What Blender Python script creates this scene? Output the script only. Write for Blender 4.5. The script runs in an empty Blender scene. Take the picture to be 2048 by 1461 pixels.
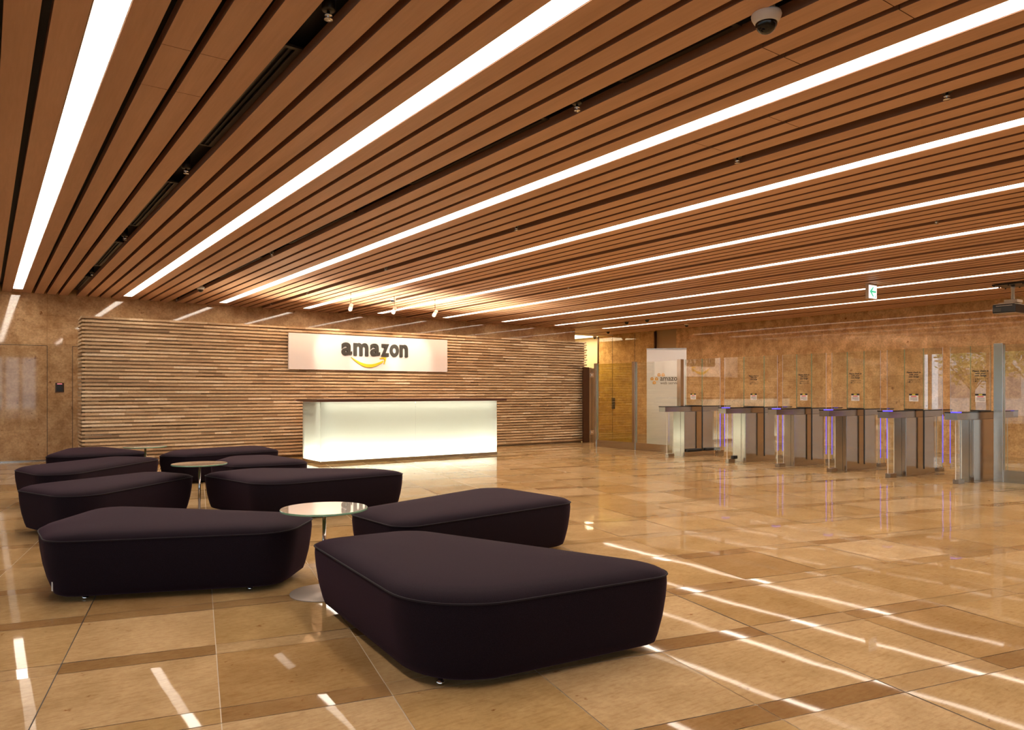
import bpy, bmesh, math, random
from mathutils import Vector, Matrix
random.seed(7)
SC = bpy.context.scene
COL = SC.collection
PI = math.pi

# ------------------------------------------------------------------ constants
CEIL = 3.188            # underside of the ceiling planks
YB, YR = 16.70, -7.0    # stone wall behind, glazed wall behind the camera
XL, XR = -8.0, 16.85    # glazed wall, stone wall on the other side
YC = 17.9               # end of the slatted ceiling over the corridor
YEND = 27.0
XC = 14.2               # corridor corner
MOD, XA = 1.794, 0.508  # pitch of the strip lights
TH = math.atan(1057 / 1481.0)

# ------------------------------------------------------------------ materials
MATS = {}
def nt(name):
    m = bpy.data.materials.new(name); m.use_nodes = True
    t = m.node_tree; t.nodes.clear()
    o = t.nodes.new('ShaderNodeOutputMaterial')
    MATS[name] = m
    return m, t, o
def lnk(t, a, b): t.links.new(a, b)
def principled(name, col, rough=.5, metal=0., spec=.5, coat=0., emis=None, estr=0., sheen=0., sheen_col=None, ior=1.5):
    m, t, o = nt(name)
    p = t.nodes.new('ShaderNodeBsdfPrincipled')
    p.inputs['Base Color'].default_value = (*col, 1)
    p.inputs['Roughness'].default_value = rough
    p.inputs['Metallic'].default_value = metal
    p.inputs['Specular IOR Level'].default_value = spec
    p.inputs['IOR'].default_value = ior
    p.inputs['Coat Weight'].default_value = coat
    if emis: p.inputs['Emission Color'].default_value = (*emis, 1); p.inputs['Emission Strength'].default_value = estr
    if sheen:
        p.inputs['Sheen Weight'].default_value = sheen
        p.inputs['Sheen Roughness'].default_value = .45
        if sheen_col: p.inputs['Sheen Tint'].default_value = (*sheen_col, 1)
    lnk(t, p.outputs[0], o.inputs[0])
    return m, t, p
def N(t, kind, **kw):
    n = t.nodes.new(kind)
    for k, v in kw.items(): setattr(n, k, v)
    return n
def obco(t):
    return t.nodes.new('ShaderNodeTexCoord').outputs['Object']
def mapping(t, src, scale=(1, 1, 1), loc=(0, 0, 0)):
    mp = t.nodes.new('ShaderNodeMapping')
    mp.inputs['Scale'].default_value = scale; mp.inputs['Location'].default_value = loc
    lnk(t, src, mp.inputs['Vector']); return mp.outputs[0]
def noise(t, vec, scale, detail=4, rough=.55):
    n = t.nodes.new('ShaderNodeTexNoise'); n.inputs['Scale'].default_value = scale
    n.inputs['Detail'].default_value = detail; n.inputs['Roughness'].default_value = rough
    if vec is not None: lnk(t, vec, n.inputs['Vector'])
    return n.outputs['Fac']
def ramp(t, fac, stops):
    r = t.nodes.new('ShaderNodeValToRGB'); e = r.color_ramp.elements
    while len(e) > 1: e.remove(e[-1])
    e[0].position = stops[0][0]; e[0].color = (*stops[0][1], 1)
    for p, c in stops[1:]:
        x = e.new(p); x.color = (*c, 1)
    lnk(t, fac, r.inputs['Fac']); return r.outputs['Color']
def mix(t, a, b, fac, blend='MIX'):
    n = t.nodes.new('ShaderNodeMix'); n.data_type = 'RGBA'; n.blend_type = blend
    for s, v in ((n.inputs[6], a), (n.inputs[7], b)):
        if isinstance(v, tuple): s.default_value = (*v, 1)
        else: lnk(t, v, s)
    if isinstance(fac, float): n.inputs[0].default_value = fac
    else: lnk(t, fac, n.inputs[0])
    return n.outputs[2]
def mth(t, op, a, b=None):
    n = t.nodes.new('ShaderNodeMath'); n.operation = op
    for i, v in enumerate((a, b)):
        if v is None: continue
        if isinstance(v, (int, float)): n.inputs[i].default_value = v
        else: lnk(t, v, n.inputs[i])
    return n.outputs[0]
def bump(t, p, h, strength=.2, dist=.01):
    b = t.nodes.new('ShaderNodeBump'); b.inputs['Strength'].default_value = strength
    b.inputs['Distance'].default_value = dist
    lnk(t, h, b.inputs['Height']); lnk(t, b.outputs[0], p.inputs['Normal'])

WHITE3 = (1., 1., 1.)
# slatted ceiling wood
m, t, p = principled('ceiling_wood', (.5, .25, .11), .5, spec=.35)
co = obco(t)
g1 = noise(t, mapping(t, co, (34, 2.2, 10)), 1.6, 5, .5)
g2 = noise(t, mapping(t, co, (3.2, .12, 1)), 2.0, 2, .5)
c = ramp(t, g1, [(.3, (.64, .395, .26)), (.7, (.70, .445, .305))])
c = mix(t, c, ramp(t, g2, [(.35, (.86, .84, .82)), (.65, (1.0, 1.0, 1.0))]), 1., 'MULTIPLY')
lnk(t, c, p.inputs['Base Color'])
m, t, p = principled('slat_side_shaded', (.30, .16, .105), .55, spec=.3)  # plank sides: shade inside the gaps put into a darker wood colour
principled('slot_black', (.012, .010, .009), .6)
principled('slot_metal', (.06, .055, .045), .35, metal=.4)

# polished fossil limestone for the walls
def wall_stone(name, axis, offx, tint=(1, 1, 1)):
    m, t, p = principled(name, (.5, .35, .2), .09, spec=.5)
    co = obco(t)
    s = t.nodes.new('ShaderNodeSeparateXYZ'); lnk(t, co, s.inputs[0])
    cb = t.nodes.new('ShaderNodeCombineXYZ')
    lnk(t, mth(t, 'ADD', s.outputs['X' if axis == 'x' else 'Y'], -offx), cb.inputs[0])
    lnk(t, mth(t, 'ADD', s.outputs['Z'], -.055), cb.inputs[1])
    b = t.nodes.new('ShaderNodeTexBrick'); b.offset = 0; b.squash = 1
    lnk(t, cb.outputs[0], b.inputs['Vector'])
    b.inputs['Scale'].default_value = 1
    b.inputs['Brick Width'].default_value = 1.253; b.inputs['Row Height'].default_value = .545
    b.inputs['Mortar Size'].default_value = .0022; b.inputs['Mortar Smooth'].default_value = .1
    b.inputs['Bias'].default_value = 0
    b.inputs['Color1'].default_value = (.88, .87, .85, 1); b.inputs['Color2'].default_value = (1.05, 1.05, 1.05, 1)
    b.inputs['Mortar'].default_value = (.62, .55, .48, 1)
    big = noise(t, co, 2.2, 5, .6)
    fine = noise(t, co, 26, 5, .7)
    spot = noise(t, co, 8, 4, .6)
    blot = noise(t, co, 4.5, 6, .7)
    c = ramp(t, big, [(.3, (.575, .37, .19)), (.7, (.72, .49, .27))])
    c = mix(t, c, ramp(t, blot, [(.40, (1.05, 1.05, 1.05)), (.62, (.76, .68, .60))]), 1., 'MULTIPLY')
    c = mix(t, c, ramp(t, fine, [(.35, (.80, .77, .74)), (.6, (1.05, 1.05, 1.05))]), 1., 'MULTIPLY')
    c = mix(t, c, ramp(t, spot, [(.66, (1, 1, 1)), (.74, (.45, .32, .24))]), 1., 'MULTIPLY')
    c = mix(t, c, b.outputs['Color'], 1., 'MULTIPLY')
    c = mix(t, c, tint, 1., 'MULTIPLY')
    lnk(t, c, p.inputs['Base Color'])
    lnk(t, ramp(t, fine, [(.3, (.025,) * 3), (.7, (.05,) * 3)]), p.inputs['Roughness'])
    return m
wall_stone('wall_stone_x', 'x', .99)
wall_stone('wall_stone_y', 'y', .4, (1.22, 1.20, 1.10))
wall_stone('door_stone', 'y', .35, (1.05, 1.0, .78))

# polished floor: every slab has its own colour (vertex attribute), bands more polished
m, t, o = nt('floor_stone')
co = obco(t)
at = N(t, 'ShaderNodeVertexColor', layer_name='tile')
sep = t.nodes.new('ShaderNodeSeparateColor'); lnk(t, at.outputs['Color'], sep.inputs[0])
c = ramp(t, sep.outputs[0], [(0, (.30, .165, .066)), (.3, (.44, .278, .122)), (.55, (.52, .35, .16)), (.75, (.55, .38, .195)), (1, (.60, .43, .24))])
fine = noise(t, mapping(t, co, (1, 1, 1)), 30, 6, .7)
strk = noise(t, mapping(t, co, (5, 22, 1)), 2.4, 5, .65)
foss = noise(t, co, 9, 4, .62)
soft = noise(t, co, 3.4, 4, .6)
c = mix(t, c, ramp(t, soft, [(.38, (.88, .85, .80)), (.62, (1.05, 1.05, 1.05))]), 1., 'MULTIPLY')
c = mix(t, c, ramp(t, fine, [(.34, (.90, .88, .86)), (.6, (1.02, 1.02, 1.02))]), 1., 'MULTIPLY')
c = mix(t, c, ramp(t, strk, [(.33, (.86, .80, .74)), (.52, (1.0, 1.0, 1.0))]), 1., 'MULTIPLY')
c = mix(t, c, ramp(t, foss, [(.66, (1, 1, 1)), (.73, (.55, .38, .27))]), 1., 'MULTIPLY')
df = t.nodes.new('ShaderNodeBsdfDiffuse'); lnk(t, c, df.inputs[0]); df.inputs['Roughness'].default_value = .2
gs = t.nodes.new('ShaderNodeBsdfGlossy'); gs.inputs['Roughness'].default_value = .02
bp = t.nodes.new('ShaderNodeBump'); bp.inputs['Strength'].default_value = .035; bp.inputs['Distance'].default_value = .02
lnk(t, noise(t, co, 1.6, 2, .4), bp.inputs['Height'])
lnk(t, bp.outputs[0], gs.inputs['Normal'])
lnk(t, mth(t, 'ADD', .015, mth(t, 'MULTIPLY', fine, .03)), gs.inputs['Roughness'])
# micro-rough polish: the mirror part grows towards grazing angles, bands are polished higher than slabs
fr = t.nodes.new('ShaderNodeFresnel'); fr.inputs[0].default_value = 1.5
geo = t.nodes.new('ShaderNodeNewGeometry')
dt = t.nodes.new('ShaderNodeVectorMath'); dt.operation = 'DOT_PRODUCT'
lnk(t, geo.outputs['Normal'], dt.inputs[0]); lnk(t, geo.outputs['Incoming'], dt.inputs[1])
kk = mth(t, 'ADD', 2.2, mth(t, 'MULTIPLY', sep.outputs[1], 2.8))
kc = mth(t, 'MULTIPLY', kk, dt.outputs['Value'])
ex = mth(t, 'EXPONENT', mth(t, 'MULTIPLY', mth(t, 'MULTIPLY', kc, kc), -1.))
mx = t.nodes.new('ShaderNodeMixShader')
lnk(t, mth(t, 'MULTIPLY', fr.outputs[0], ex), mx.inputs[0]); lnk(t, df.outputs[0], mx.inputs[1]); lnk(t, gs.outputs[0], mx.inputs[2])
lnk(t, mx.outputs[0], o.inputs[0])
principled('grout', (.72, .62, .48), .5)
principled('dark_joint', (.05, .04, .03), .6)

# split-face ledger stone
m, t, p = principled('ledger_stone', (.5, .34, .2), .8, spec=.25)
co = obco(t)
at = N(t, 'ShaderNodeVertexColor', layer_name='tile')
sep = t.nodes.new('ShaderNodeSeparateColor'); lnk(t, at.outputs['Color'], sep.inputs[0])
c = ramp(t, sep.outputs[0], [(0, (.24, .15, .085)), (.35, (.50, .34, .195)), (.8, (.74, .555, .34)), (1, (.84, .68, .47))])
n1 = noise(t, mapping(t, co, (1, 1, 2.5)), 38, 6, .75)
c = mix(t, c, ramp(t, n1, [(.3, (.72, .68, .64)), (.65, (1.08, 1.08, 1.08))]), 1., 'MULTIPLY')
lnk(t, c, p.inputs['Base Color'])
bump(t, p, n1, .7, .012)

# ottoman fabric
def fabric(name, a, b, sheen):
    m, t, p = principled(name, a, .85, spec=.15, sheen=sheen, sheen_col=(.80, .36, .62))
    co = obco(t)
    n1 = noise(t, co, 420, 2, .5)
    c = ramp(t, n1, [(.35, a), (.68, b)])
    lnk(t, c, p.inputs['Base Color'])
    bump(t, p, n1, .25, .002)
fabric('wool_fabric', (.0030, .0016, .0040), (.0130, .0062, .0120), .075)
principled('piping_fabric', (.010, .006, .010), .8, spec=.2, sheen=.1)

principled('chrome_soft', (.6, .6, .6), .4, metal=.6)
principled('chrome', (.75, .75, .76), .12, metal=1)
principled('brushed_steel', (.53, .485, .43), .18, metal=1)
principled('steel_satin', (.42, .385, .35), .24, metal=1)
principled('bronze_metal', (.10, .055, .035), .25, metal=.7)
principled('white_paint', (.80, .78, .76), .35)
principled('sign_white', (.76, .72, .705), .5)
principled('letter_dark', (.028, .026, .022), .5)
principled('smile_yellow', (.74, .49, .012), .5)
principled('banner_white', (.80, .76, .73), .55)
principled('banner_orange', (.85, .38, .03), .5)
principled('ink_black', (.012, .012, .012), .6)
principled('black_glass', (.008, .008, .009), .05)
principled('black_rubber', (.012, .012, .012), .55)
principled('black_plastic', (.015, .014, .013), .3)
principled('projector_beige', (.48, .38, .28), .45)
principled('table_white', (.60, .56, .50), .015, coat=1.)
principled('table_base', (.52, .43, .36), .4, metal=.25)
principled('sticker_white', (.75, .70, .66), .5)
principled('sticker_red', (.65, .06, .04), .5)
principled('sticker_yellow', (.60, .50, .05), .5)
principled('sticker_grey', (.22, .20, .19), .5)
principled('arrow_green', (.0, .45, .22), .4, emis=(.0, .55, .27), estr=.35)
principled('exit_face', (.9, .9, .9), .4, emis=(1., 1., .98), estr=.55)
principled('exit_pictogram_pale', (.35, .6, .65), .4, emis=(.45, .8, .85), estr=.3)
principled('exit_case', (.52, .42, .32), .5)
principled('reader_red', (.6, .1, .1), .4, emis=(1., .25, .3), estr=.4)
principled('led_blue', (.1, .1, .8), .4, emis=(.09, .06, 1.), estr=.6)
principled('led_edge', (.1, .1, .8), .4, emis=(.11, .08, 1.), estr=.5)
principled('cream_wall', (.80, .66, .42), .6)
principled('corridor_ceiling', (.78, .70, .55), .7)
principled('facade_white', (.75, .75, .75), .7)
principled('facade_grey', (.3, .3, .32), .5)
principled('ground_grey', (.25, .24, .22), .9)
principled('leaf_green', (.34, .36, .07), .7)
principled('bark', (.1, .07, .05), .9)
principled('mullion_white', (.75, .76, .78), .4)

# dark walnut counter
m, t, p = principled('counter_wood', (.07, .03, .02), .3, spec=.4)
co = obco(t)
g1 = noise(t, mapping(t, co, (2, 30, 60)), 2., 5, .6)
lnk(t, ramp(t, g1, [(.3, (.045, .017, .011)), (.7, (.115, .048, .028))]), p.inputs['Base Color'])

def emitter(name, col, s):
    m, t, o = nt(name)
    e = t.nodes.new('ShaderNodeEmission'); e.inputs[0].default_value = (*col, 1); e.inputs[1].default_value = s
    lnk(t, e.outputs[0], o.inputs[0]); return m
STRIP = 7.5
emitter('strip_diffuser', (1., .86, .715), STRIP)
emitter('desk_tube', (1., .95, .82), 25.)
emitter('desk_tube_soft', (1., .92, .76), 4.5)
emitter('corridor_panel', (1., .80, .48), 4.5)
emitter('spot_lens', (1., .85, .62), 12.)

# clear glass: see-through with a Fresnel mirror on top
def glass(name, tint, refl_tint=(1, 1, 1), ior=1.5):
    m, t, o = nt(name)
    tr = t.nodes.new('ShaderNodeBsdfTransparent'); tr.inputs[0].default_value = (*tint, 1)
    gl = t.nodes.new('ShaderNodeBsdfGlossy'); gl.inputs['Roughness'].default_value = 0.
    gl.inputs[0].default_value = (*refl_tint, 1)
    fr = t.nodes.new('ShaderNodeFresnel'); fr.inputs[0].default_value = ior
    mx = t.nodes.new('ShaderNodeMixShader')
    geo = t.nodes.new('ShaderNodeNewGeometry')
    # only the outward side of each pane mirrors; the inner side passes light on
    f = mth(t, 'MULTIPLY', fr.outputs[0], mth(t, 'SUBTRACT', 1.0, geo.outputs['Backfacing']))
    lnk(t, f, mx.inputs[0]); lnk(t, tr.outputs[0], mx.inputs[1]); lnk(t, gl.outputs[0], mx.inputs[2])
    lnk(t, mx.outputs[0], o.inputs[0]); return m
glass('clear_glass', (.955, .975, .95), ior=2.3)
glass('tinted_glass', (.86, .86, .52), ior=2.3)
glass('window_glass', (.96, .98, .97), ior=1.5)
principled('glass_edge_green', (.20, .36, .24), .15)
principled('glass_edge_pale', (.52, .52, .60), .15)  # lavender of the reflected sky put into the edge colour
principled('glass_edge_bright', (.80, .78, .70), .2)

# frosted desk glass: the etched outer face scatters, the body of the sheet is clear
m, t, o = nt('clear_back'); tr = t.nodes.new('ShaderNodeBsdfTransparent'); tr.inputs[0].default_value = (.95, .97, .94, 1); lnk(t, tr.outputs[0], o.inputs[0])
m, t, o = nt('frosted_glass')
tl = t.nodes.new('ShaderNodeBsdfTranslucent'); tl.inputs[0].default_value = (.86, .90, .80, 1)
df = t.nodes.new('ShaderNodeBsdfDiffuse'); df.inputs[0].default_value = (.75, .76, .66, 1)
gl = t.nodes.new('ShaderNodeBsdfGlossy'); gl.inputs['Roughness'].default_value = .12
fr = t.nodes.new('ShaderNodeFresnel'); fr.inputs[0].default_value = 1.45
m1 = t.nodes.new('ShaderNodeMixShader'); m1.inputs[0].default_value = .25
lnk(t, tl.outputs[0], m1.inputs[1]); lnk(t, df.outputs[0], m1.inputs[2])
m2 = t.nodes.new('ShaderNodeMixShader'); lnk(t, fr.outputs[0], m2.inputs[0])
lnk(t, m1.outputs[0], m2.inputs[1]); lnk(t, gl.outputs[0], m2.inputs[2])
lnk(t, m2.outputs[0], o.inputs[0])

# ------------------------------------------------------------------ mesh helpers
class MB:
    def __init__(s): s.v = []; s.f = []; s.m = []; s.c = []; s.sm = []
    def face(s, idx, mat=0, col=None, smooth=False):
        s.f.append(idx); s.m.append(mat); s.c.append(col); s.sm.append(smooth)
    def box(s, x0, x1, y0, y1, z0, z1, mat=0, col=None, mats=None, M=None):
        b = len(s.v)
        pts = [(x0, y0, z0), (x1, y0, z0), (x1, y1, z0), (x0, y1, z0), (x0, y0, z1), (x1, y0, z1), (x1, y1, z1), (x0, y1, z1)]
        if M is not None: pts = [tuple(M @ Vector(q)) for q in pts]
        s.v += pts
        # -z +z -y +y -x +x
        fs = [(0, 3, 2, 1), (4, 5, 6, 7), (0, 1, 5, 4), (2, 3, 7, 6), (0, 4, 7, 3), (1, 2, 6, 5)]
        for i, q in enumerate(fs):
            s.face(tuple(b + k for k in q), mats[i] if mats else mat, col)
        return s
    def prism(s, poly, z0, z1, mat=0, M=None, axis='z', smooth=False):
        """poly: list of (a,b), CCW; extruded from z0 to z1 along axis"""
        n = len(poly); b = len(s.v)
        def P(a, c, h):
            q = {'z': (a, c, h), 'y': (a, h, c), 'x': (h, a, c)}[axis]
            return tuple(M @ Vector(q)) if M is not None else q
        s.v += [P(a, c, z0) for a, c in poly] + [P(a, c, z1) for a, c in poly]
        s.face(tuple(reversed(range(b, b + n))), mat); s.face(tuple(range(b + n, b + 2 * n)), mat)
        for i in range(n):
            j = (i + 1) % n
            s.face((b + i, b + j, b + n + j, b + n + i), mat, None, smooth)
        return s
    def lathe(s, prof, cx=0, cy=0, n=24, mat=0, M=None, smooth=True, mats=None):
        """prof: list of (r,z) going along the outline"""
        b = len(s.v); k = len(prof)
        for r, z in prof:
            for i in range(n):
                a = 2 * PI * i / n
                q = (cx + r * math.cos(a), cy + r * math.sin(a), z)
                s.v.append(tuple(M @ Vector(q)) if M is not None else q)
        for j in range(k - 1):
            for i in range(n):
                i2 = (i + 1) % n
                s.face((b + j * n + i, b + j * n + i2, b + (j + 1) * n + i2, b + (j + 1) * n + i), mats[j] if mats else mat, None, smooth)
        if prof[0][0] > 1e-6: s.face(tuple(reversed(range(b, b + n))), mats[0] if mats else mat)
        if prof[-1][0] > 1e-6: s.face(tuple(range(b + (k - 1) * n, b + k * n)), mats[-1] if mats else mat)
        return s
    def tube(s, p0, p1, r, n=12, mat=0):
        p0, p1 = Vector(p0), Vector(p1); d = p1 - p0
        M = Matrix.Translation(p0) @ d.to_track_quat('Z', 'Y').to_matrix().to_4x4()
        return s.lathe([(r, 0), (r, d.length)], n=n, mat=mat, M=M)
    def loop_tube(s, pts, r, n=6, mat=0, closed=True):
        k = len(pts); b = len(s.v)
        P = [Vector(q) for q in pts]
        for i in range(k):
            d = (P[(i + 1) % k] - P[i - 1]) if closed else (P[min(i + 1, k - 1)] - P[max(i - 1, 0)])
            d.normalize(); up = Vector((0, 0, 1)); sd = d.cross(up).normalized(); up = sd.cross(d)
            for j in range(n):
                a = 2 * PI * j / n
                s.v.append(tuple(P[i] + sd * math.cos(a) * r + up * math.sin(a) * r))
        for i in range(k if closed else k - 1):
            i2 = (i + 1) % k
            for j in range(n):
                j2 = (j + 1) % n
                s.face((b + i * n + j, b + i2 * n + j, b + i2 * n + j2, b + i * n + j2), mat, None, True)
        return s
    def build(s, name, mats, parent=None, bevel=0., fix=True):
        me = bpy.data.meshes.new(name)
        me.from_pydata(s.v, [], s.f)
        if isinstance(mats, str): mats = [mats]
        for q in mats: me.materials.append(MATS[q])
        me.polygons.foreach_set('material_index', s.m)
        me.polygons.foreach_set('use_smooth', s.sm)
        if any(c is not None for c in s.c):
            a = me.color_attributes.new('tile', 'FLOAT_COLOR', 'CORNER')
            buf = []
            for p, c in zip(me.polygons, s.c):
                c = c or (.5, .5, .5)
                for _ in p.vertices: buf += [c[0], c[1], c[2], 1.]
            a.data.foreach_set('color', buf)
        if fix:
            bm = bmesh.new(); bm.from_mesh(me)
            bmesh.ops.recalc_face_normals(bm, faces=bm.faces[:]); bm.to_mesh(me); bm.free()
        me.update()
        o = bpy.data.objects.new(name, me); COL.objects.link(o)
        if parent is not None: o.parent = parent
        if bevel > 0:
            md = o.modifiers.new('bevel', 'BEVEL'); md.width = bevel; md.segments = 2; md.limit_method = 'ANGLE'
        return o

def tag(o, label=None, cat=None, group=None, kind=None):
    if label: o['label'] = label
    if cat: o['category'] = cat
    if group: o['group'] = group
    if kind: o['kind'] = kind
    return o
def thing(name, label, cat, loc=(0, 0, 0), rz=0., group=None):
    o = bpy.data.objects.new(name, None); COL.objects.link(o)
    o.location = loc; o.rotation_euler = (0, 0, rz); o.empty_display_size = .1
    return tag(o, label, cat, group)
def struct(o, label, cat): return tag(o, label, cat, None, 'structure')
def dup(root, loc, rz=0., label=None, group=None):
    r = root.copy(); COL.objects.link(r); r.location = loc; r.rotation_euler = (0, 0, rz)
    if label: r['label'] = label
    if group: r['group'] = group
    for ch in list(root.children):
        c = ch.copy(); COL.objects.link(c); c.parent = r
        for g in list(ch.children):
            d = g.copy(); COL.objects.link(d); d.parent = c
    return r
def text_mesh(name, body, mat, bbox=None, size=.1, depth=.002, offset=0., M=None, parent=None, align='CENTER', spacing=1.):
    """text laid in local x (right) / z (up), facing -y"""
    cu = bpy.data.curves.new(name, 'FONT'); cu.body = body; cu.size = size; cu.offset = offset
    cu.align_x = align; cu.extrude = 0; cu.resolution_u = 6; cu.space_line = spacing
    tmp = bpy.data.objects.new('tmp_text', cu); COL.objects.link(tmp)
    dg = bpy.context.evaluated_depsgraph_get(); dg.update()
    me = bpy.data.meshes.new_from_object(tmp.evaluated_get(dg))
    bpy.data.objects.remove(tmp)
    bm = bmesh.new(); bm.from_mesh(me)
    r = bmesh.ops.extrude_face_region(bm, geom=bm.faces[:])
    bmesh.ops.translate(bm, verts=[v for v in r['geom'] if isinstance(v, bmesh.types.BMVert)], vec=(0, 0, depth))
    bmesh.ops.recalc_face_normals(bm, faces=bm.faces[:])
    xs = [v.co.x for v in bm.verts]; ys = [v.co.y for v in bm.verts]
    if bbox:
        x0, x1, z0, z1 = bbox
        sx = (x1 - x0) / (max(xs) - min(xs)); sy = (z1 - z0) / (max(ys) - min(ys)); mx, my = min(xs), min(ys)
        for v in bm.verts: v.co = Vector((x0 + (v.co.x - mx) * sx, -v.co.z, z0 + (v.co.y - my) * sy))
    else:
        for v in bm.verts: v.co = Vector((v.co.x, -v.co.z, v.co.y))
    bmesh.ops.recalc_face_normals(bm, faces=bm.faces[:])
    if M is not None: bm.transform(M)
    me2 = bpy.data.meshes.new(name); bm.to_mesh(me2); bm.free()
    me2.materials.clear(); me2.materials.append(MATS[mat])
    for p in me2.polygons: p.material_index = 0; p.use_smooth = False
    o = bpy.data.objects.new(name, me2); COL.objects.link(o)
    if parent is not None: o.parent = parent
    return o
ORD = ['first', 'second', 'third', 'fourth', 'fifth', 'sixth', 'seventh', 'eighth', 'ninth']

# ------------------------------------------------------------------ floor
PHI = math.radians(-12.5)
e1 = Vector((math.cos(PHI), math.sin(PHI))); e2 = Vector((-math.sin(PHI), math.cos(PHI)))
fb = MB()
SP, TP, BW = .685, .835, .15        # column pitch, row pitch, band width
S0, T0 = .087, 3.20
def inside(x, y):
    return (XL < x < XR + .6 and YR < y < YB + .6) or (XC - .5 < x < XR + .6 and YB - .1 < y < YEND)
def tile(s0, s1, t0, t1, band):
    pts = [e1 * s + e2 * q for s, q in ((s0, t0), (s1, t0), (s1, t1), (s0, t1))]
    c = sum(pts, Vector((0, 0))) / 4
    if not inside(c.x, c.y): return
    r = random.random()
    val = random.uniform(.08, .85) if band else random.uniform(.38, 1.)
    if not band and r < .15: val *= .55
    tx, ty = random.gauss(0, .0014), random.gauss(0, .0014)
    b = len(fb.v)
    for q in pts:
        d = q - c; fb.v.append((q.x, q.y, tx * d.x + ty * d.y))
    fb.face((b, b + 1, b + 2, b + 3), 0, (val, 0. if band else random.uniform(.35, 1.), 0))
JT = .0022
for j in range(-36, 44):
    tc = T0 + j * TP
    sh = (random.random() < .0)
    for i in range(-46, 46):
        s0 = S0 + i * SP
        tile(s0 + JT, s0 + SP - JT, tc + BW / 2 + JT, tc + TP - BW / 2 - JT, False)
        tile(s0 + JT, s0 + SP - JT, tc - BW / 2 + JT, tc + BW / 2 - JT, True)
# bed of grout underneath, and two dark movement joints
b = len(fb.v)
fb.v += [(XL, YR, -.0022), (XR + .5, YR, -.0022), (XR + .5, YEND, -.0022), (XL, YEND, -.0022)]
fb.face((b, b + 1, b + 2, b + 3), 1)
for si in (-1, 4):
    s = S0 + si * SP
    b = len(fb.v)
    for q in (e1 * (s - .0025) + e2 * -8, e1 * (s + .0025) + e2 * -8, e1 * (s + .0025) + e2 * 11, e1 * (s - .0025) + e2 * 11):
        fb.v.append((q.x, q.y, .0012))
    fb.face((b, b + 1, b + 2, b + 3), 2)
fl = fb.build('floor', ['floor_stone', 'grout', 'dark_joint'], fix=False)
struct(fl, 'polished beige limestone floor of square slabs and narrow bands', 'floor')

# ------------------------------------------------------------------ ceiling
PW, GW, SW, LW = .1500, .0485, .1455, .1542   # plank, gap, wide slot, light opening
PD = .062
YS0 = -.6
cb = MB()
ZT = CEIL + .13
def seg(x0, x1, y0, y1, cuts=()):
    ys = [y0]
    for c in sorted(cuts): ys += [c - .0025, c + .0025]
    ys.append(y1)
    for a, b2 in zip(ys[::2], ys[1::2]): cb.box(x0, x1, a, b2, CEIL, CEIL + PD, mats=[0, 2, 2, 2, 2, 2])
def yend(x): return YC if x > XC else YB
for k in range(-5, 9):
    xs = XA + MOD * k + LW / 2
    offs = []
    for i in range(4): offs.append(i * (PW + GW))
    o2 = 3 * (PW + GW) + PW + SW
    for i in range(4): offs.append(o2 + i * (PW + GW))
    for n, of in enumerate(offs):
        x0, x1 = xs + of, xs + of + PW
        if x0 > XR - .02: continue
        x1 = min(x1, XR)
        if x1 < XL: continue
        cuts = []
        if k == 0 and n in (1, 2): cuts = [4.36, 5.0, 11.2]
        if k == 1 and n in (5, 6): cuts = [1.86, 2.50, 8.0]
        if k == 2 and n in (1, 2): cuts = [3.1, 3.75]
        if k == 3 and n in (4, 5): cuts = [6.2]
        seg(x0, x1, YR, yend(x0), cuts)
    # opening of the strip light: closed by a plank past its end, or all along where there is no light
    xl0, xl1 = XA + MOD * k - LW / 2, XA + MOD * k + LW / 2
    if xl1 < XR:
        seg(xl0 + .002, xl1 - .002, 16.2 if k >= 0 else YR, yend(xl0))
        if k >= 0: seg(xl0 + .002, xl1 - .002, YR, YS0)
cb.box(XL - .2, XR + .2, YR - .2, YB + .1, ZT, ZT + .05, 1)
cb.box(XC, XR + .2, YB + .1, YC, ZT, ZT + .05, 1)
ce = cb.build('ceiling', ['ceiling_wood', 'slot_black', 'slat_side_shaded'])
struct(ce, 'ceiling of long orange brown wooden planks with dark gaps between', 'ceiling')

# strip lights
x0, x1 = -LW / 2, LW / 2
for k in range(9):
    ye = 16.2
    o = thing('strip_light', 'bright white recessed ceiling strip light, %s of nine counted from the left' % ORD[k], 'ceiling light', (XA + MOD * k, 0, CEIL), 0, 'recessed strip lights in the plank ceiling')
    if k == 0:
        hb = MB()
        hb.box(x0, x0 + .004, YS0, ye, .004, .075); hb.box(x1 - .004, x1, YS0, ye, .004, .075)
        hb.box(x0, x1, YS0, ye, .078, .084); hb.box(x0 + .004, x1 - .004, ye - .004, ye, .004, .075)
        hm = hb.build('housing', 'white_paint', o)
        db = MB(); y = YS0 + .01
        while y < ye - .01:
            y2 = min(y + 1.2, ye - .006)
            db.box(x0 + .005, x1 - .005, y, y2 - .003, .022, .026); y = y2
        dm = db.build('diffuser', 'strip_diffuser', o)
        S_H, S_D = hm, dm
    else:
        for q in (S_H, S_D):
            c = q.copy(); COL.objects.link(c); c.parent = o

# slot fittings ----------------------------------------------------
def slot_x(k): return XA + MOD * (k + .5)
def slotname(k): return 'between the %s and %s strip lights' % (ORD[k], ORD[k + 1])
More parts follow.
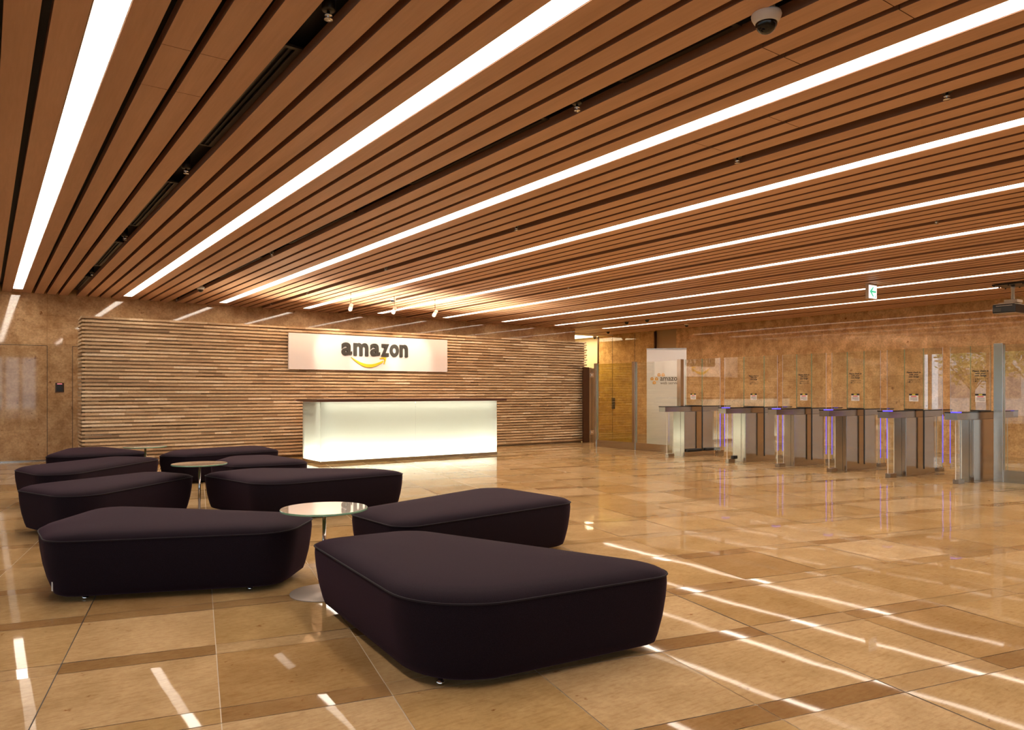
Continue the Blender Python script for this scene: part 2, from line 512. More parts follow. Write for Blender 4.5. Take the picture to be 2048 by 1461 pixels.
# linear air diffusers
def air_diffuser(k, ya, yb, label):
    o = thing('linear_air_vent', label, 'air vent', (slot_x(k), (ya + yb) / 2, CEIL + .05), 0, 'linear air vents in the ceiling slots')
    h = (yb - ya) / 2
    b = MB()
    b.box(-.066, -.030, -h, h, 0, .012); b.box(.030, .066, -h, h, 0, .012)
    b.box(-.030, .030, -h, -h + .03, 0, .012); b.box(-.030, .030, h - .03, h, 0, .012)
    b.build('frame', 'slot_metal', o)
    b = MB(); b.box(-.030, .030, -h + .03, h - .03, .02, .03)
    b.box(-.004, .004, -h + .03, h - .03, .004, .02)
    b.build('grille', 'black_rubber', o)
V0 = [(.85, 2.85), (4.09, 6.13), (7.36, 9.54), (10.69, 12.86), (14.17, 16.1)]
for i, (a, b) in enumerate(V0):
    air_diffuser(0, a, b, 'black air vent %s, %s from the top' % (slotname(0), ORD[i]))
V1 = [(2.48, 3.36), (4.12, 6.15), (7.45, 9.5), (10.7, 12.95)]
for i, (a, b) in enumerate(V1):
    air_diffuser(1, a, b, 'black air vent %s, %s after the large dome camera' % (slotname(1), ORD[i]))

def sprinkler(k, y, label, sl=True):
    o = thing('sprinkler_head', label, 'sprinkler', (slot_x(k), y, CEIL), 0, 'sprinkler heads in the ceiling slots')
    b = MB(); b.lathe([(.036, .125), (.036, .03), (.030, .022), (.012, .022)], n=20); b.build('collar', 'black_plastic', o)
    b = MB(); b.lathe([(.008, .022), (.010, .006), (.019, .004), (.019, -.002), (.006, -.004), (.005, -.016), (.022, -.018), (.022, -.021), (0, -.021)], n=16)
    b.build('nozzle', 'chrome', o)
def splabels(k, ys):
    for i, y in enumerate(ys):
        sprinkler(k, y, 'chrome tipped sprinkler %s, %s from the top' % (slotname(k), ORD[i]))
splabels(0, [3.55, 6.75, 10.12, 13.5])
splabels(1, [3.74, 10.12, 16.2])
splabels(2, [2.23, 3.84, 6.91, 10.32, 13.69, 15.84])
splabels(4, [3.94, 10.27])

def dome(name, label, loc, r=.055, case='white_paint', drop=.02, pend=0.):
    o = thing(name, label, 'security camera', loc, 0, 'dome cameras on the ceiling')
    b = MB()
    b.lathe([(r * .72, .11 + pend), (r * .72, drop + .028), (r * .74, drop + .026), (r * 1.22, drop + .012), (r * 1.27, drop), (r * 1.22, drop - .012), (r * 1.05, drop - .03), (r * .93, drop - .04)], n=32)
    b.build('housing', case, o)
    b = MB()
    prof = [(r * .92 * math.cos(a), drop - .035 - r * .95 * math.sin(a)) for a in [PI / 2 * i / 8 for i in range(9)]]
    prof[-1] = (0, prof[-1][1])
    b.lathe(prof, n=32); b.build('dome', 'black_glass', o)
dome('dome_camera', 'large white dome security camera with black bubble near the top edge', (slot_x(1) - .02, 2.27, CEIL), .058, drop=-.006)
dome('dome_camera', 'small white dome security camera above the left end of the stone slat wall', (slot_x(1), 14.19, CEIL), .055)
dome('dome_camera', 'dark dome security camera beside the middle spotlight', (slot_x(3) - .04, 13.6, CEIL), .05)
dome('dome_camera', 'black dome camera left of the pair above the corridor mouth', (slot_x(7), 14.3, CEIL), .055, 'black_plastic')
dome('dome_camera', 'black dome camera right of the pair above the corridor mouth', (slot_x(7), 13.55, CEIL), .055, 'black_plastic')
dome('dome_camera', 'white dome camera with black bubble above the roll-up banner', (slot_x(8) + .1, 13.89, CEIL), .055)
dome('dome_camera', 'black dome camera at the inner end of the slatted ceiling over the corridor', (slot_x(8), 16.95, CEIL), .05, 'black_plastic')
dome('dome_camera', 'white dome camera hanging below the corridor ceiling edge', (16.2, 18.06, CEIL - .07), .055, pend=.0)
b = MB(); b.lathe([(.05, .03), (.05, .05)], n=20); b.build('ceiling_mount', 'white_paint', bpy.data.objects['dome_camera.007'])

# ------------------------------------------------------------------ walls
def wallbox(name, dims, mat, label, **kw):
    b = MB(); b.box(*dims); return struct(b.build(name, mat), label, 'wall')
wallbox('wall_back', (XL, XC, YB, YB + .3, 0, ZT), 'wall_stone_x', 'polished fossil limestone wall behind the stone slat wall')
wallbox('wall_right', (XR, XR + .3, YR, 15.16, 0, ZT), 'wall_stone_y', 'long polished brown limestone wall behind the entry gates')
# recess panel, stone clad door bay, cream wall along the corridor
wallbox('wall_recess', (XR + .06, XR + .3, 15.16, 16.02, 0, ZT), 'cream_brown' if 'cream_brown' in MATS else principled('cream_brown', (.46, .30, .14), .4)[0].name, 'plain brown panel beside the stone door bay')
wallbox('wall_corridor', (XR, XR + .3, 16.02, 18.6, 0, ZT), 'door_stone', 'yellow lit stone clad bay beside the corridor')
wallbox('wall_corridor_cream', (XR + .04, XR + .3, 18.6, YEND, 0, ZT), 'cream_wall', 'cream painted wall deeper in the corridor')
wallbox('wall_corridor_left', (XC - .3, XC, YB + .3, YEND, 0, ZT), 'cream_wall', 'cream corridor wall behind the limestone wall')
wallbox('wall_corridor_end', (XC - .3, XR + .3, YEND, YEND + .2, 0, ZT), 'cream_wall', 'end wall of the corridor')
b = MB(); b.box(XC, XR + .04, YC, YEND, CEIL - .02, CEIL + .2)
struct(b.build('ceiling_corridor', 'corridor_ceiling'), 'plain lit ceiling deeper in the corridor', 'ceiling')
o = thing('corridor_light', 'warm glowing ceiling light panel at the mouth of the corridor', 'ceiling light', (15.95, 19.14, CEIL - .02))
b = MB(); b.box(-.62, .62, -.9, .9, -.012, 0); b.build('frame', 'white_paint', o)
b = MB(); b.box(-.58, .58, -.86, .86, -.016, -.012); b.build('diffuser', 'corridor_panel', o)
# vertical dark joints and the stone door in the corridor bay
def vtrim(name, y, z1=CEIL, w=.012, label='thin dark upright joint in the stone bay'):
    b = MB(); b.box(XR - .004, XR + .002, y - w / 2, y + w / 2, 0, z1)
    return struct(b.build(name, 'dark_joint'), label, 'trim')
vtrim('trim_1', 16.89, label='dark upright joint at the right edge of the corridor stone door')
vtrim('trim_2', 17.92, label='dark upright joint at the middle of the corridor stone bay')
b = MB(); b.box(XR - .02, XR + .05, 16.0, 16.05, 0, CEIL); b.box(XR - .02, XR + .05, 18.58, 18.63, 0, CEIL)
struct(b.build('trim_3', 'bronze_metal'), 'dark metal edges framing the corridor stone bay', 'trim')
o = thing('door_lock', 'dark lock case with lever on the corridor stone door', 'door lock', (XR - .004, 17.86, .95))
b = MB(); b.box(-.03, 0, -.06, .06, -.18, .18); b.build('lock_case', 'black_plastic', o, .004)
b = MB(); b.box(-.06, -.03, -.012, .012, -.06, -.04); b.box(-.07, -.055, -.01, .2, -.06, -.04); b.build('lever', 'steel_satin', o)
for y, nm in ((18.1, 'left'), (17.6, 'right')):
    pass

# stone doors set flush into the back wall
def flush_door(name, xa, xb, label):
    b = MB()
    b.box(xa, xb, YB - .004, YB - .001, 0, 2.205, 1)
    b.box(xa + .009, xb - .009, YB - .007, YB - .004, .01, 2.195, 0)
    return struct(b.build(name, ['wall_stone_x', 'dark_joint']), label, 'door')
flush_door('door_1', -1.2, .995, 'flush limestone door at the far left edge')
flush_door('door_2', 1.405, 3.0, 'flush limestone door half hidden behind the stone slat wall')
b = MB(); b.box(XL, 1.3, YB - .012, YB - .0075, 0, .022)
struct(b.build('baseboard_back', 'brushed_steel'), 'thin metal strip along the foot of the back wall', 'baseboard')
o = thing('card_reader', 'black card reader with pink light on the limestone wall', 'card reader', (1.195, YB, 1.40))
b = MB(); b.box(-.072, .072, -.012, 0, -.09, .09); b.build('frame', 'bronze_metal', o, .003)
b = MB(); b.box(-.050, .050, -.02, -.012, -.072, .06); b.build('pad', 'black_plastic', o, .003)
b = MB(); b.box(-.04, .04, -.02, -.012, .062, .076); b.build('indicator_light', 'reader_red', o)

# ------------------------------------------------------------------ split-face stone slat wall
WX0, WX1, WY, WYB, WH = 1.385, 12.93, 14.75, 15.45, 2.635
wb = MB()
PIT = .0652; nrow = 40
def stones(axis, a0, a1, z0, z1, face, depth, out):
    a = a0
    while a < a1 - .01:
        l = random.uniform(.18, .85) if out else random.uniform(.2, .9)
        b2 = min(a + l, a1)
        if a1 - b2 < .12: b2 = a1
        r = random.random()
        v = random.gauss(.66, .20) if out else random.gauss(.50, .20)
        v = min(1., max(0., v))
        j = random.uniform(-.006, .006)
        # uneven split face: subdivide along the length
        n = max(1, int((b2 - a) / .09)); st = len(wb.v)
        for i in range(n + 1):
            q = a + (b2 - a) * i / n
            e = random.uniform(-.005, .005); zz0 = z0 + random.uniform(-.0025, .0025); zz1 = z1 + random.uniform(-.0025, .0025)
            if i in (0, n): e *= .5
            fz = face - j - e if axis in ('x', 'ym') else face + j + e
            for zq in (zz0, zz1):
                if axis == 'x': wb.v += [(q, fz, zq), (q, face + depth, zq)]
                elif axis == 'ym': wb.v += [(fz, q, zq), (face + depth, q, zq)]
                else: wb.v += [(fz, q, zq), (face - depth, q, zq)]
        for i in range(n):
            c = st + i * 4; d = c + 4
            wb.face((c, d, d + 2, c + 2), 0, (v, 0, 0))            # front
            wb.face((c + 2, d + 2, d + 3, c + 3), 0, (v, 0, 0))    # top
            wb.face((c + 1, d + 1, d, c), 0, (v, 0, 0))            # underside
        e = st + n * 4
        wb.face((st, st + 2, st + 3, st + 1), 0, (v, 0, 0)); wb.face((e, e + 1, e + 3, e + 2), 0, (v, 0, 0))
        a = b2
REC = .055
for i in range(nrow):
    zt = WH - i * PIT
    zm, zb = zt - PIT * .56, max(0., zt - PIT)
    if zm <= 0: zm = 0.
    stones('x', WX0 + .003, WX1 + (.03 if i % 2 else 0.), zm, zt, WY, .18, True)
    stones('ym', WY + .01, WYB, zm, zt, WX0, .18, True)
    if zb < zm:
        stones('x', WX0 + REC, WX1 - .02, zb, zm, WY + REC, .10, False)
        stones('ym', WY + REC, WYB, zb, zm, WX0 + REC, .10, False)
    stones('yp', WY + .01, WYB, zm, zt, WX1 + (.03 if i % 2 else 0.), .12, True)
wb.box(WX0 + .12, WX1 - .07, WY + .12, WYB - .005, 0, WH - .002, 0, (.4, 0, 0))
wall = wb.build('wall_feature', 'ledger_stone')
struct(wall, 'low free standing wall of stacked split stone slats behind the reception desk', 'wall')

# ------------------------------------------------------------------ sign board
SX0, SX1, SZ0, SZ1, SY = 4.985, 8.665, 1.775, 2.508, WY - .012
o = thing('sign_board', 'wide white sign board with dark raised lettering and yellow arrow on the stone slat wall', 'sign', (6.83, SY, 2.14))
def loc(x, z): return (x - 6.83, z - 2.14)
b = MB(); b.box(SX0 - 6.83, SX1 - 6.83, -.045, -.002, SZ0 - 2.14, SZ1 - 2.14); b.build('panel', 'sign_white', o, .002)
px0, px1, wx0, wx1 = 348., 1310., 6.095, 7.640
def sxm(p): return wx0 + (p - px0) / (px1 - px0) * (wx1 - wx0)
for ch, a, b2 in (('a', 348, 492), ('m', 515, 722), ('a', 752, 892), ('z', 910, 1026), ('o', 1040, 1172), ('n', 1187, 1310)):
    xa, za = loc(sxm(a), 2.085); xb, zb = loc(sxm(b2), 2.357)
    q = text_mesh('letter', ch, 'letter_dark', (xa, xb, za, zb), size=1., depth=.035, offset=.032, parent=o)
    q.location = (0, -.045, 0)
# smile and arrow head
def smile():
    top, bot = [], []
    A, B, Cc = (6.31, 2.055), (6.72, 1.905), (7.055, 2.012)
    n = 24
    for i in range(n + 1):
        s = i / n
        x = 6.312 + (7.05 - 6.312) * s
        yt = 2.056 - .122 * math.sin(PI * min(1, s * .98)) ** .9 - .045 * s
        yb = yt - .008 - .062 * math.sin(PI * min(1, s ** 1.15)) ** .7 - (.0 if s < .85 else .02 * (s - .85) / .15)
        top.append(loc(x, yt)); bot.append(loc(x, yb))
    return bot + top[::-1]
b = MB(); b.prism(smile(), -.07, -.045, axis='y')
hd = [(6.965, 2.043), (7.02, 2.064), (7.095, 2.070), (7.118, 2.052), (7.105, 1.995), (7.075, 1.918), (7.062, 1.925), (7.078, 1.985), (7.078, 2.028), (7.045, 2.040), (6.972, 2.030)]
b.prism([loc(x, z) for x, z in hd][::-1], -.07, -.045, axis='y')
b.build('smile_arrow', 'smile_yellow', o)

# ------------------------------------------------------------------ reception desk
DX0, DX1, DY0, DY1 = 4.95, 8.80, 12.88, 13.80
o = thing('reception_desk', 'reception desk with glowing frosted glass front and dark wooden top', 'reception desk', ((DX0 + DX1) / 2, (DY0 + DY1) / 2, 0))
hx, hy = (DX1 - DX0) / 2, (DY1 - DY0) / 2
b = MB(); b.box(-hx - .008, hx + .008, -hy - .008, hy, .0, .055); b.build('plinth', 'brushed_steel', o)
GT = 1.132
for xa, xb in ((-hx, -.003), (.003, hx)):
    b = MB(); b.box(xa, xb, -hy, -hy + .012, .055, GT, mats=[1, 1, 0, 1, 1, 1])
    tag(b.build('front_panel', ['frosted_glass', 'clear_back'], o), 'frosted glass front panel')
for xa, xb in ((-hx, -hx + .012), (hx - .012, hx)):
    b = MB(); b.box(xa, xb, -hy + .013, hy, .055, GT, mats=[1, 1, 1, 1, 0 if xa < 0 else 1, 0 if xa > 0 else 1])
    tag(b.build('side_panel', ['frosted_glass', 'clear_back'], o), 'frosted glass side panel')
b = MB(); b.box(-hx + .22, hx - .22, -hy + .20, hy - .05, .30, GT - .12); b.box(-hx + .02, hx - .02, hy - .05, hy, .055, GT)
b.build('inner_cabinet', 'white_paint', o)
b = MB(); b.box(-hx + .05, hx - .05, -hy + .09, -hy + .13, .06, .075)
b.box(-hx + .05, -hx + .09, -hy + .15, hy - .1, .06, .075); b.box(hx - .09, hx - .05, -hy + .15, hy - .1, .06, .075)
b.build('bottom_lamp', 'desk_tube', o)
b = MB(); b.box(-hx + .05, hx - .05, -hy + .09, -hy + .12, GT - .03, GT - .015)
b.build('top_lamp', 'desk_tube_soft', o)
b = MB()
poly = [(-hx - .12, -hy - .15), (hx + .15, -hy - .15), (hx + .15, hy + .12), (-hx - .12, hy + .12)]
b.prism(poly, GT + .002, GT + .05)
b.build('counter_top', 'counter_wood', o, .004)

# ------------------------------------------------------------------ ottomans
def fillet(poly, rad, seg=10):
    n = len(poly); out = []
    for i in range(n):
        P0, P1, P2 = Vector(poly[i - 1]), Vector(poly[i]), Vector(poly[(i + 1) % n])
        a, c = (P0 - P1).normalized(), (P2 - P1).normalized()
        ang = a.angle(c); r = rad[i]
        d = min(r / math.tan(ang / 2), .48 * min((P0 - P1).length, (P2 - P1).length)); r = d * math.tan(ang / 2)
        ctr = P1 + (a + c).normalized() * (r / math.sin(ang / 2))
        s, e = P1 + a * d, P1 + c * d
        a0 = math.atan2(s.y - ctr.y, s.x - ctr.x); a1 = math.atan2(e.y - ctr.y, e.x - ctr.x)
        da = (a1 - a0 + PI) % (2 * PI) - PI
        for k in range(seg + 1):
            q = a0 + da * k / seg; out.append(Vector((ctr.x + r * math.cos(q), ctr.y + r * math.sin(q))))
    return out
def resample(pts, n):
    L = [0.]
    for i in range(len(pts)): L.append(L[-1] + (pts[(i + 1) % len(pts)] - pts[i]).length)
    out = []
    j = 0
    for k in range(n):
        s = L[-1] * k / n
        while L[j + 1] < s: j += 1
        f = (s - L[j]) / max(1e-9, L[j + 1] - L[j])
        out.append(pts[j].lerp(pts[(j + 1) % len(pts)], f))
    return out
ZS = .392
def ottoman(poly, rad, label):
    A = sum(poly[i - 1][0] * poly[i][1] - poly[i][0] * poly[i - 1][1] for i in range(len(poly)))
    if A < 0: poly = poly[::-1]; rad = rad[::-1]
    n = 128
    P = resample(fillet(poly, rad), n)
    ctr = sum(P, Vector((0, 0))) / n
    P = [p - ctr for p in P]
    nor = []
    for i in range(n):
        d = (P[(i + 1) % n] - P[i - 1]).normalized(); nor.append(Vector((d.y, -d.x)))
    for _ in range(3): nor = [(nor[i - 1] + nor[i] * 2 + nor[(i + 1) % n]).normalized() for i in range(n)]
    o = thing('ottoman', label, 'ottoman', (ctr.x, ctr.y, 0), 0, 'dark purple upholstered ottomans')
    b = MB()
    side = [(-.13, .034), (-.085, .036), (-.06, .05), (-.045, .09), (-.022, .18), (-.006, .28), (0., .35), (-.002, ZS)]
    for off, z in side:
        for i in range(n): q = P[i] + nor[i] * off; b.v.append((q.x, q.y, z))
    for j in range(len(side) - 1):
        for i in range(n):
            i2 = (i + 1) % n; b.face((j * n + i, j * n + i2, (j + 1) * n + i2, (j + 1) * n + i), 0, None, True)
    b.face(tuple(reversed(range(n))))
    b.build('body', 'wool_fabric', o)
    b = MB()
    top = [(1., ZS), (.985, ZS + .012), (.955, ZS + .025), (.90, ZS + .037), (.8, ZS + .046), (.65, ZS + .051), (.45, ZS + .054), (.22, ZS + .055)]
    for s, z in top:
        for i in range(n): b.v.append((P[i].x * s, P[i].y * s, z))
    for j in range(len(top) - 1):
        for i in range(n):
            i2 = (i + 1) % n; b.face((j * n + i, j * n + i2, (j + 1) * n + i2, (j + 1) * n + i), 0, None, True)
    b.v.append((0, 0, ZS + .0555)); l = len(b.v) - 1; j = len(top) - 1
    for i in range(n): b.face((j * n + i, j * n + (i + 1) % n, l), 0, None, True)
    b.build('seat_top', 'wool_fabric', o)
    b = MB(); b.loop_tube([(P[i].x + nor[i].x * .002, P[i].y + nor[i].y * .002, ZS) for i in range(n)], .0045)
    b.build('piping', 'piping_fabric', o)
    for c in poly:
        q = Vector(c) - ctr; q = q * .70
        b = MB(); b.lathe([(.016, 0), (.019, .006), (.019, .016), (.012, .02), (.012, .036)], q.x, q.y, 16); b.build('foot', 'chrome', o)
    return o, ctr
OT = [
 ([(1.60, 4.34), (1.47, 2.66), (2.90, 2.52), (2.24, 4.30)], [.12, .42, .13, .26], 'large dark purple ottoman nearest the camera, in front of all the others'),
 ([(.30, 5.28), (1.60, 4.74), (1.97, 5.22), (.74, 6.56), (.29, 5.85)], [.22, .25, .13, .16, .4], 'dark purple ottoman with a small white tag on its lower left corner'),
 ([(2.26, 4.44), (4.02, 4.68), (3.93, 5.80), (2.22, 5.22)], [.16, .18, .2, .12], 'dark purple ottoman right of the front cocktail table, behind the largest ottoman'),
 ([(2.22, 7.26), (3.86, 7.42), (3.76, 7.78), (2.46, 8.80), (1.95, 8.58)], [.35, .1, .12, .22, .12], 'dark purple ottoman right of the middle cocktail table, behind the front table'),
 ([(.23, 8.30), (.62, 7.26), (1.86, 8.52), (1.60, 9.08)], [.14, .25, .1, .15], 'dark purple ottoman left of the middle cocktail table'),
 ([(.27, 10.45), (.58, 9.22), (1.96, 10.98), (1.58, 11.55)], [.2, .25, .12, .15], 'long dark ottoman in front of the rear cocktail table, third along the left side'),
 ([(.70, 12.30), (.98, 12.02), (2.02, 12.08), (1.60, 13.58), (1.08, 13.66)], [.12, .12, .12, .2, .2], 'dark ottoman at the far left rear, behind the rear cocktail table'),
 ([(2.02, 11.48), (2.35, 11.15), (3.74, 11.45), (3.78, 12.45), (2.30, 12.16)], [.12, .15, .12, .14, .2], 'dark ottoman at the rear closest to the stone slat wall, left of the desk'),
 ([(2.34, 9.88), (2.5, 9.25), (3.45, 9.20), (3.30, 10.50), (2.76, 10.62)], [.15, .15, .2, .2, .2], 'small looking dark ottoman at the foot of the glowing desk, behind the middle table'),
]
OO = []
for pl, rd, lb in OT: OO.append(ottoman(pl, rd, lb))
# small woven tag on the second ottoman
o, ctr = OO[1]
b = MB(); b.box(-.004, .004, -.002, .002, -.028, .028)
q = b.build('care_tag', 'sticker_white', o); tag(q, 'small white woven tag')
q.location = (.345 - ctr.x, 5.36 - ctr.y, .105); q.rotation_euler = (0, 0, math.radians(-50))

# cocktail tables
def table(x, y, label):
    o = thing('cocktail_table', label, 'side table', (x, y, 0), 0, 'round white cocktail tables')
    b = MB(); b.lathe([(.215, .0), (.217, .004), (.215, .008), (.03, .012), (.014, .016)], n=48); b.build('base_plate', 'table_base', o)
    b = MB(); b.lathe([(.0125, .012), (.0125, .538)], n=20); b.build('stem', 'chrome', o)
    b = MB(); b.lathe([(.05, .534), (.05, .5375)], n=24)
    b.build('top_bracket', 'steel_satin', o)
    b = MB(); b.lathe([(.27, .538), (.277, .541), (.277, .549), (.274, .552)], n=72, smooth=False, mats=[1, 1, 1]); b.m[-1] = 0; b.build('table_top', ['table_white', 'glass_edge_green'], o)
table(1.80, 4.62, 'round white cocktail table at the front, between the two large front ottomans')
table(1.86, 8.30, 'round white cocktail table in the middle of the ottoman group')
table(1.84, 11.40, 'round white cocktail table at the rear of the ottoman group')

# ------------------------------------------------------------------ spotlights
SPX = (5.62, 6.52, 7.43)
for x, nm in zip(SPX, ('leftmost', 'middle', 'rightmost')):
    tgt = Vector((6.85 + (x - 6.52) * .9, WY - .05, 2.1)); hp = Vector((x, 13.09, CEIL - .28))
    o = thing('spotlight', 'small white cylinder spotlight on a thin rod, %s of three above the desk' % nm, 'spotlight', (x, 13.09, CEIL), 0, 'hanging spotlights above the desk')
    b = MB(); b.lathe([(.02, .02), (.02, .0)], n=16); b.tube((0, 0, .01), (0, 0, -.20), .006); b.build('rod', 'steel_satin', o)
    b = MB(); b.box(-.006, .006, -.01, .01, -.235, -.195); b.build('bracket', 'steel_satin', o)
    d = (tgt - hp).normalized()
    M = Matrix.Translation(hp - Vector((x, 13.09, CEIL))) @ d.to_track_quat('Z', 'Y').to_matrix().to_4x4()
    b = MB(); b.lathe([(.030, -.085), (.036, -.08), (.036, .085), (.032, .085), (.030, .06)], n=28, M=M); b.build('lamp_housing', 'white_paint', o)
    b = MB(); b.lathe([(.0295, .058), (.0, .058)], n=24, M=M); b.build('lens', 'spot_lens', o)
    li = bpy.data.lights.new('spot_beam', 'SPOT'); li.energy = 44; li.color = (1., .86, .66); li.spot_size = math.radians(42); li.spot_blend = .55; li.shadow_soft_size = .03
    lo = bpy.data.objects.new('spot_beam', li); COL.objects.link(lo)
    lo.location = hp + d * .10; lo.rotation_euler = (-d).to_track_quat('Z', 'Y').to_euler()

# ------------------------------------------------------------------ exit sign
o = thing('exit_sign', 'small lit exit sign with green arrow hanging from the ceiling', 'exit sign', (12.52, 6.83, CEIL))
b = MB(); b.box(-.135, .135, -.028, .028, -.265, -.002); b.build('case', 'exit_case', o, .003)
b = MB(); b.box(-.126, .126, -.031, -.028, -.255, -.03); b.build('face', 'exit_face', o)
b = MB()
b.prism([(-.035, -.156), (.10, -.156), (.10, -.124), (-.035, -.124)], -.034, -.031, axis='y')
b.prism([(-.10, -.140), (.0, -.225), (.028, -.225), (-.045, -.140), (.028, -.06), (.0, -.06)], -.034, -.031, axis='y')
b.build('arrow', 'arrow_green', o)
b = MB(); b.box(.06, .105, -.033, -.031, -.245, -.20); b.build('small_mark', 'exit_pictogram_pale', o)

# ------------------------------------------------------------------ projector
o = thing('projector', 'black and beige projector hanging from the ceiling at the right edge', 'projector', (14.46, 5.38, CEIL))
b = MB(); b.box(-.20, .30, -.25, .25, -.034, -.014)
for x in (-.18, .02, .28):
    for y in (-.22, .0, .22): b.lathe([(.012, -.055), (.012, -.014)], x, y, 10)
b.build('ceiling_plate', 'black_plastic', o)
b = MB(); b.lathe([(.034, -.034), (.034, -.10), (.028, -.104), (.028, -.30)], n=24); b.build('pole', 'chrome_soft', o)
b = MB(); b.box(-.10, .14, -.10, .10, -.335, -.285); b.box(-.14, .2, -.06, .18, -.352, -.335); b.build('mount_bracket', 'projector_beige', o, .004)
b = MB(); b.box(-.16, .30, -.096, .258, -.508, -.362); b.build('body', 'black_plastic', o, .012)
b = MB(); b.box(-.148, .29, -.086, .248, -.361, -.352); b.build('top_cover', 'projector_beige', o, .003)
b = MB(); b.box(-.148, .29, -.086, .248, -.518, -.509); b.build('bottom_cover', 'projector_beige', o, .003)
b = MB(); b.box(-.167, -.161, .12, .235, -.49, -.42); b.build('vent_grille', 'slot_metal', o)
b = MB(); b.box(-.166, -.161, -.05, .2, -.392, -.383); b.build('trim_strip', 'projector_beige', o)

# ------------------------------------------------------------------ glass helpers
def pane(name, parent, x, y0, y1, z0, z1, th=.012, mat='clear_glass', edge=('glass_edge_green', 'glass_edge_green'), label=None):
    """upright pane in the plane x = const; edge materials at the y0 and y1 ends"""
    b = MB(); b.box(x - th / 2, x + th / 2, y0, y1, z0, z1, mats=[3, 3, 1, 2, 0, 0])
    q = b.build(name, [mat, edge[0], edge[1], 'glass_edge_pale'], parent)
    if label: tag(q, label)
    return q

# ------------------------------------------------------------------ entry gates
GX = 12.06
LANES = [10.38, 8.89, 7.82, 6.85, 5.88, 4.91]
HW = [.225, .225, .145, .145, .145, .135]
GZ = 1.02
names = ['entry gate with black floor bumpers, beside the roll-up banner', 'entry gate second from the banner, small black block at its foot',
         'entry gate third from the banner', 'entry gate fourth from the banner', 'entry gate fifth from the banner',
         'entry gate closest to the camera, beside the steel post']
for gi, (yc, hw) in enumerate(zip(LANES, HW)):
    o = thing('entry_gate', 'steel and glass ' + names[gi], 'turnstile', (GX, yc, 0), 0, 'row of steel and glass entry gates')
    # pedestal: upright steel box, wider on the two wide gates
    pw = .15 if gi < 2 else .10
    b = MB(); b.box(-.445, .475, -pw, pw, .004, GZ - .106); b.build('pedestal', 'brushed_steel', o, .004)
    b = MB(); b.box(-.4475, -.4445, -pw * .32, -pw * .32 + .004, .01, GZ - .108); b.build('end_seam', 'dark_joint', o)
    b = MB(); b.box(-.45, .48, -pw - .004, pw + .004, 0, .008); b.build('floor_plate', 'steel_satin', o)
    # slab with fascia and black glass
    b = MB(); b.box(-.94, 1.10, -.085, .085, GZ - .105, GZ - .008); b.build('top_rail', 'steel_satin', o, .002)
    b = MB(); b.box(-.95, 1.11, -.088, .088, GZ - .007, GZ + .008); b.build('top_glass', 'black_glass', o, .002)
    b = MB(); b.box(-.954, -.83, -.0925, .0, GZ - .005, GZ + .0105)
    if gi > 0: b.build('status_light', 'led_blue', o)
    # glass fins with foot brackets under both ends
    for sx, nm in ((-1, 'near'), (1, 'far')):
        xa, xb = (-.80, -.62) if sx < 0 else (.74, .93)
        b = MB(); b.box(xa, xb, -.006, .006, .05, GZ - .107, mats=[1, 1, 0, 0, 1, 1]); b.build('glass_fin', ['clear_glass', 'glass_edge_bright'], o)
        b = MB(); b.box(xa + .0, xb + .0, -.04, .04, 0, .065); b.build('foot_bracket', 'steel_satin', o, .002)
    # fixed upper pane with notices
    if gi == 5: up0, up1 = -hw, hw
    else: up0, up1 = -hw, hw
    pane('fixed_pane', o, 0, up0, up1, GZ + .02, 2.0)
    b = MB(); b.box(-.02, .02, up0, up1, GZ + .008, GZ + .022); b.build('pane_shoe', 'black_plastic', o)
    # glass wings towards the neighbouring lanes
    ws = []
    if gi > 0:
        mid = (LANES[gi - 1] - HW[gi - 1] + yc + hw) / 2 + .0
        ws.append((hw + .008, mid - .055 - yc, 1))
    if gi < 5:
        mid = (LANES[gi + 1] + HW[gi + 1] + yc - hw) / 2
        ws.append((-hw - .008, mid + .055 - yc, -1))
    for ya, yb, sg in ws:
        y0, y1 = min(ya, yb), max(ya, yb)
        ed = ('glass_edge_green', 'glass_edge_pale') if sg > 0 else ('glass_edge_pale', 'glass_edge_green')
        w = pane('wing_pane', o, .0, y0, y1, .13, 2.0, edge=ed)
        ye = y1 if sg > 0 else y0
        b = MB(); b.box(-.0065, .0065, ye - (.002 if sg > 0 else .004), ye + (.004 if sg > 0 else .002), .22, .96); b.build('edge_light', 'led_edge', w)
        b = MB(); b.box(-.014, .014, ya - .006, ya + .006, .10, GZ + .004); b.build('wing_seal', 'black_rubber', w)
    # notices on the pane
    fx = -.0066
    Mx = Matrix.Rotation(-PI / 2, 4, 'Z')
    if gi > 0:
        for body, z, sz in (('Please check in', 1.612, .036), ('with your', 1.578, .036), ('own badge', 1.544, .036), ('ご自身のバッジで', 1.494, .026), ('入館してください', 1.462, .026)):
            q = text_mesh('notice_text', body, 'ink_black', None, size=sz, depth=.001, offset=.0012 if sz > .03 else .0003, M=Mx, parent=o)
            q.location = (fx, 0, z)
    b = MB(); w = .072
    b.box(fx - .001, fx, -w, w, 1.162, 1.256)
    q = b.build('sticker', 'sticker_white', o); tag(q, 'white sticker with black heading')
    b = MB(); b.box(fx - .0018, fx - .001, -w, w, 1.257, 1.284); b.build('heading', 'ink_black', q)
    b = MB(); b.box(fx - .0024, fx - .0018, -w * .35, w * .35, 1.261, 1.280); b.build('heading_text', 'sticker_yellow', q)
    b = MB(); b.box(fx - .0018, fx - .001, -w * .6, w * .6, 1.234, 1.247); b.build('red_line', 'sticker_red', q)
    b = MB()
    for z in (1.221, 1.207, 1.193, 1.179): b.box(fx - .0018, fx - .001, -w * .8, w * (.75 if z > 1.18 else .2), z - .003, z + .003)
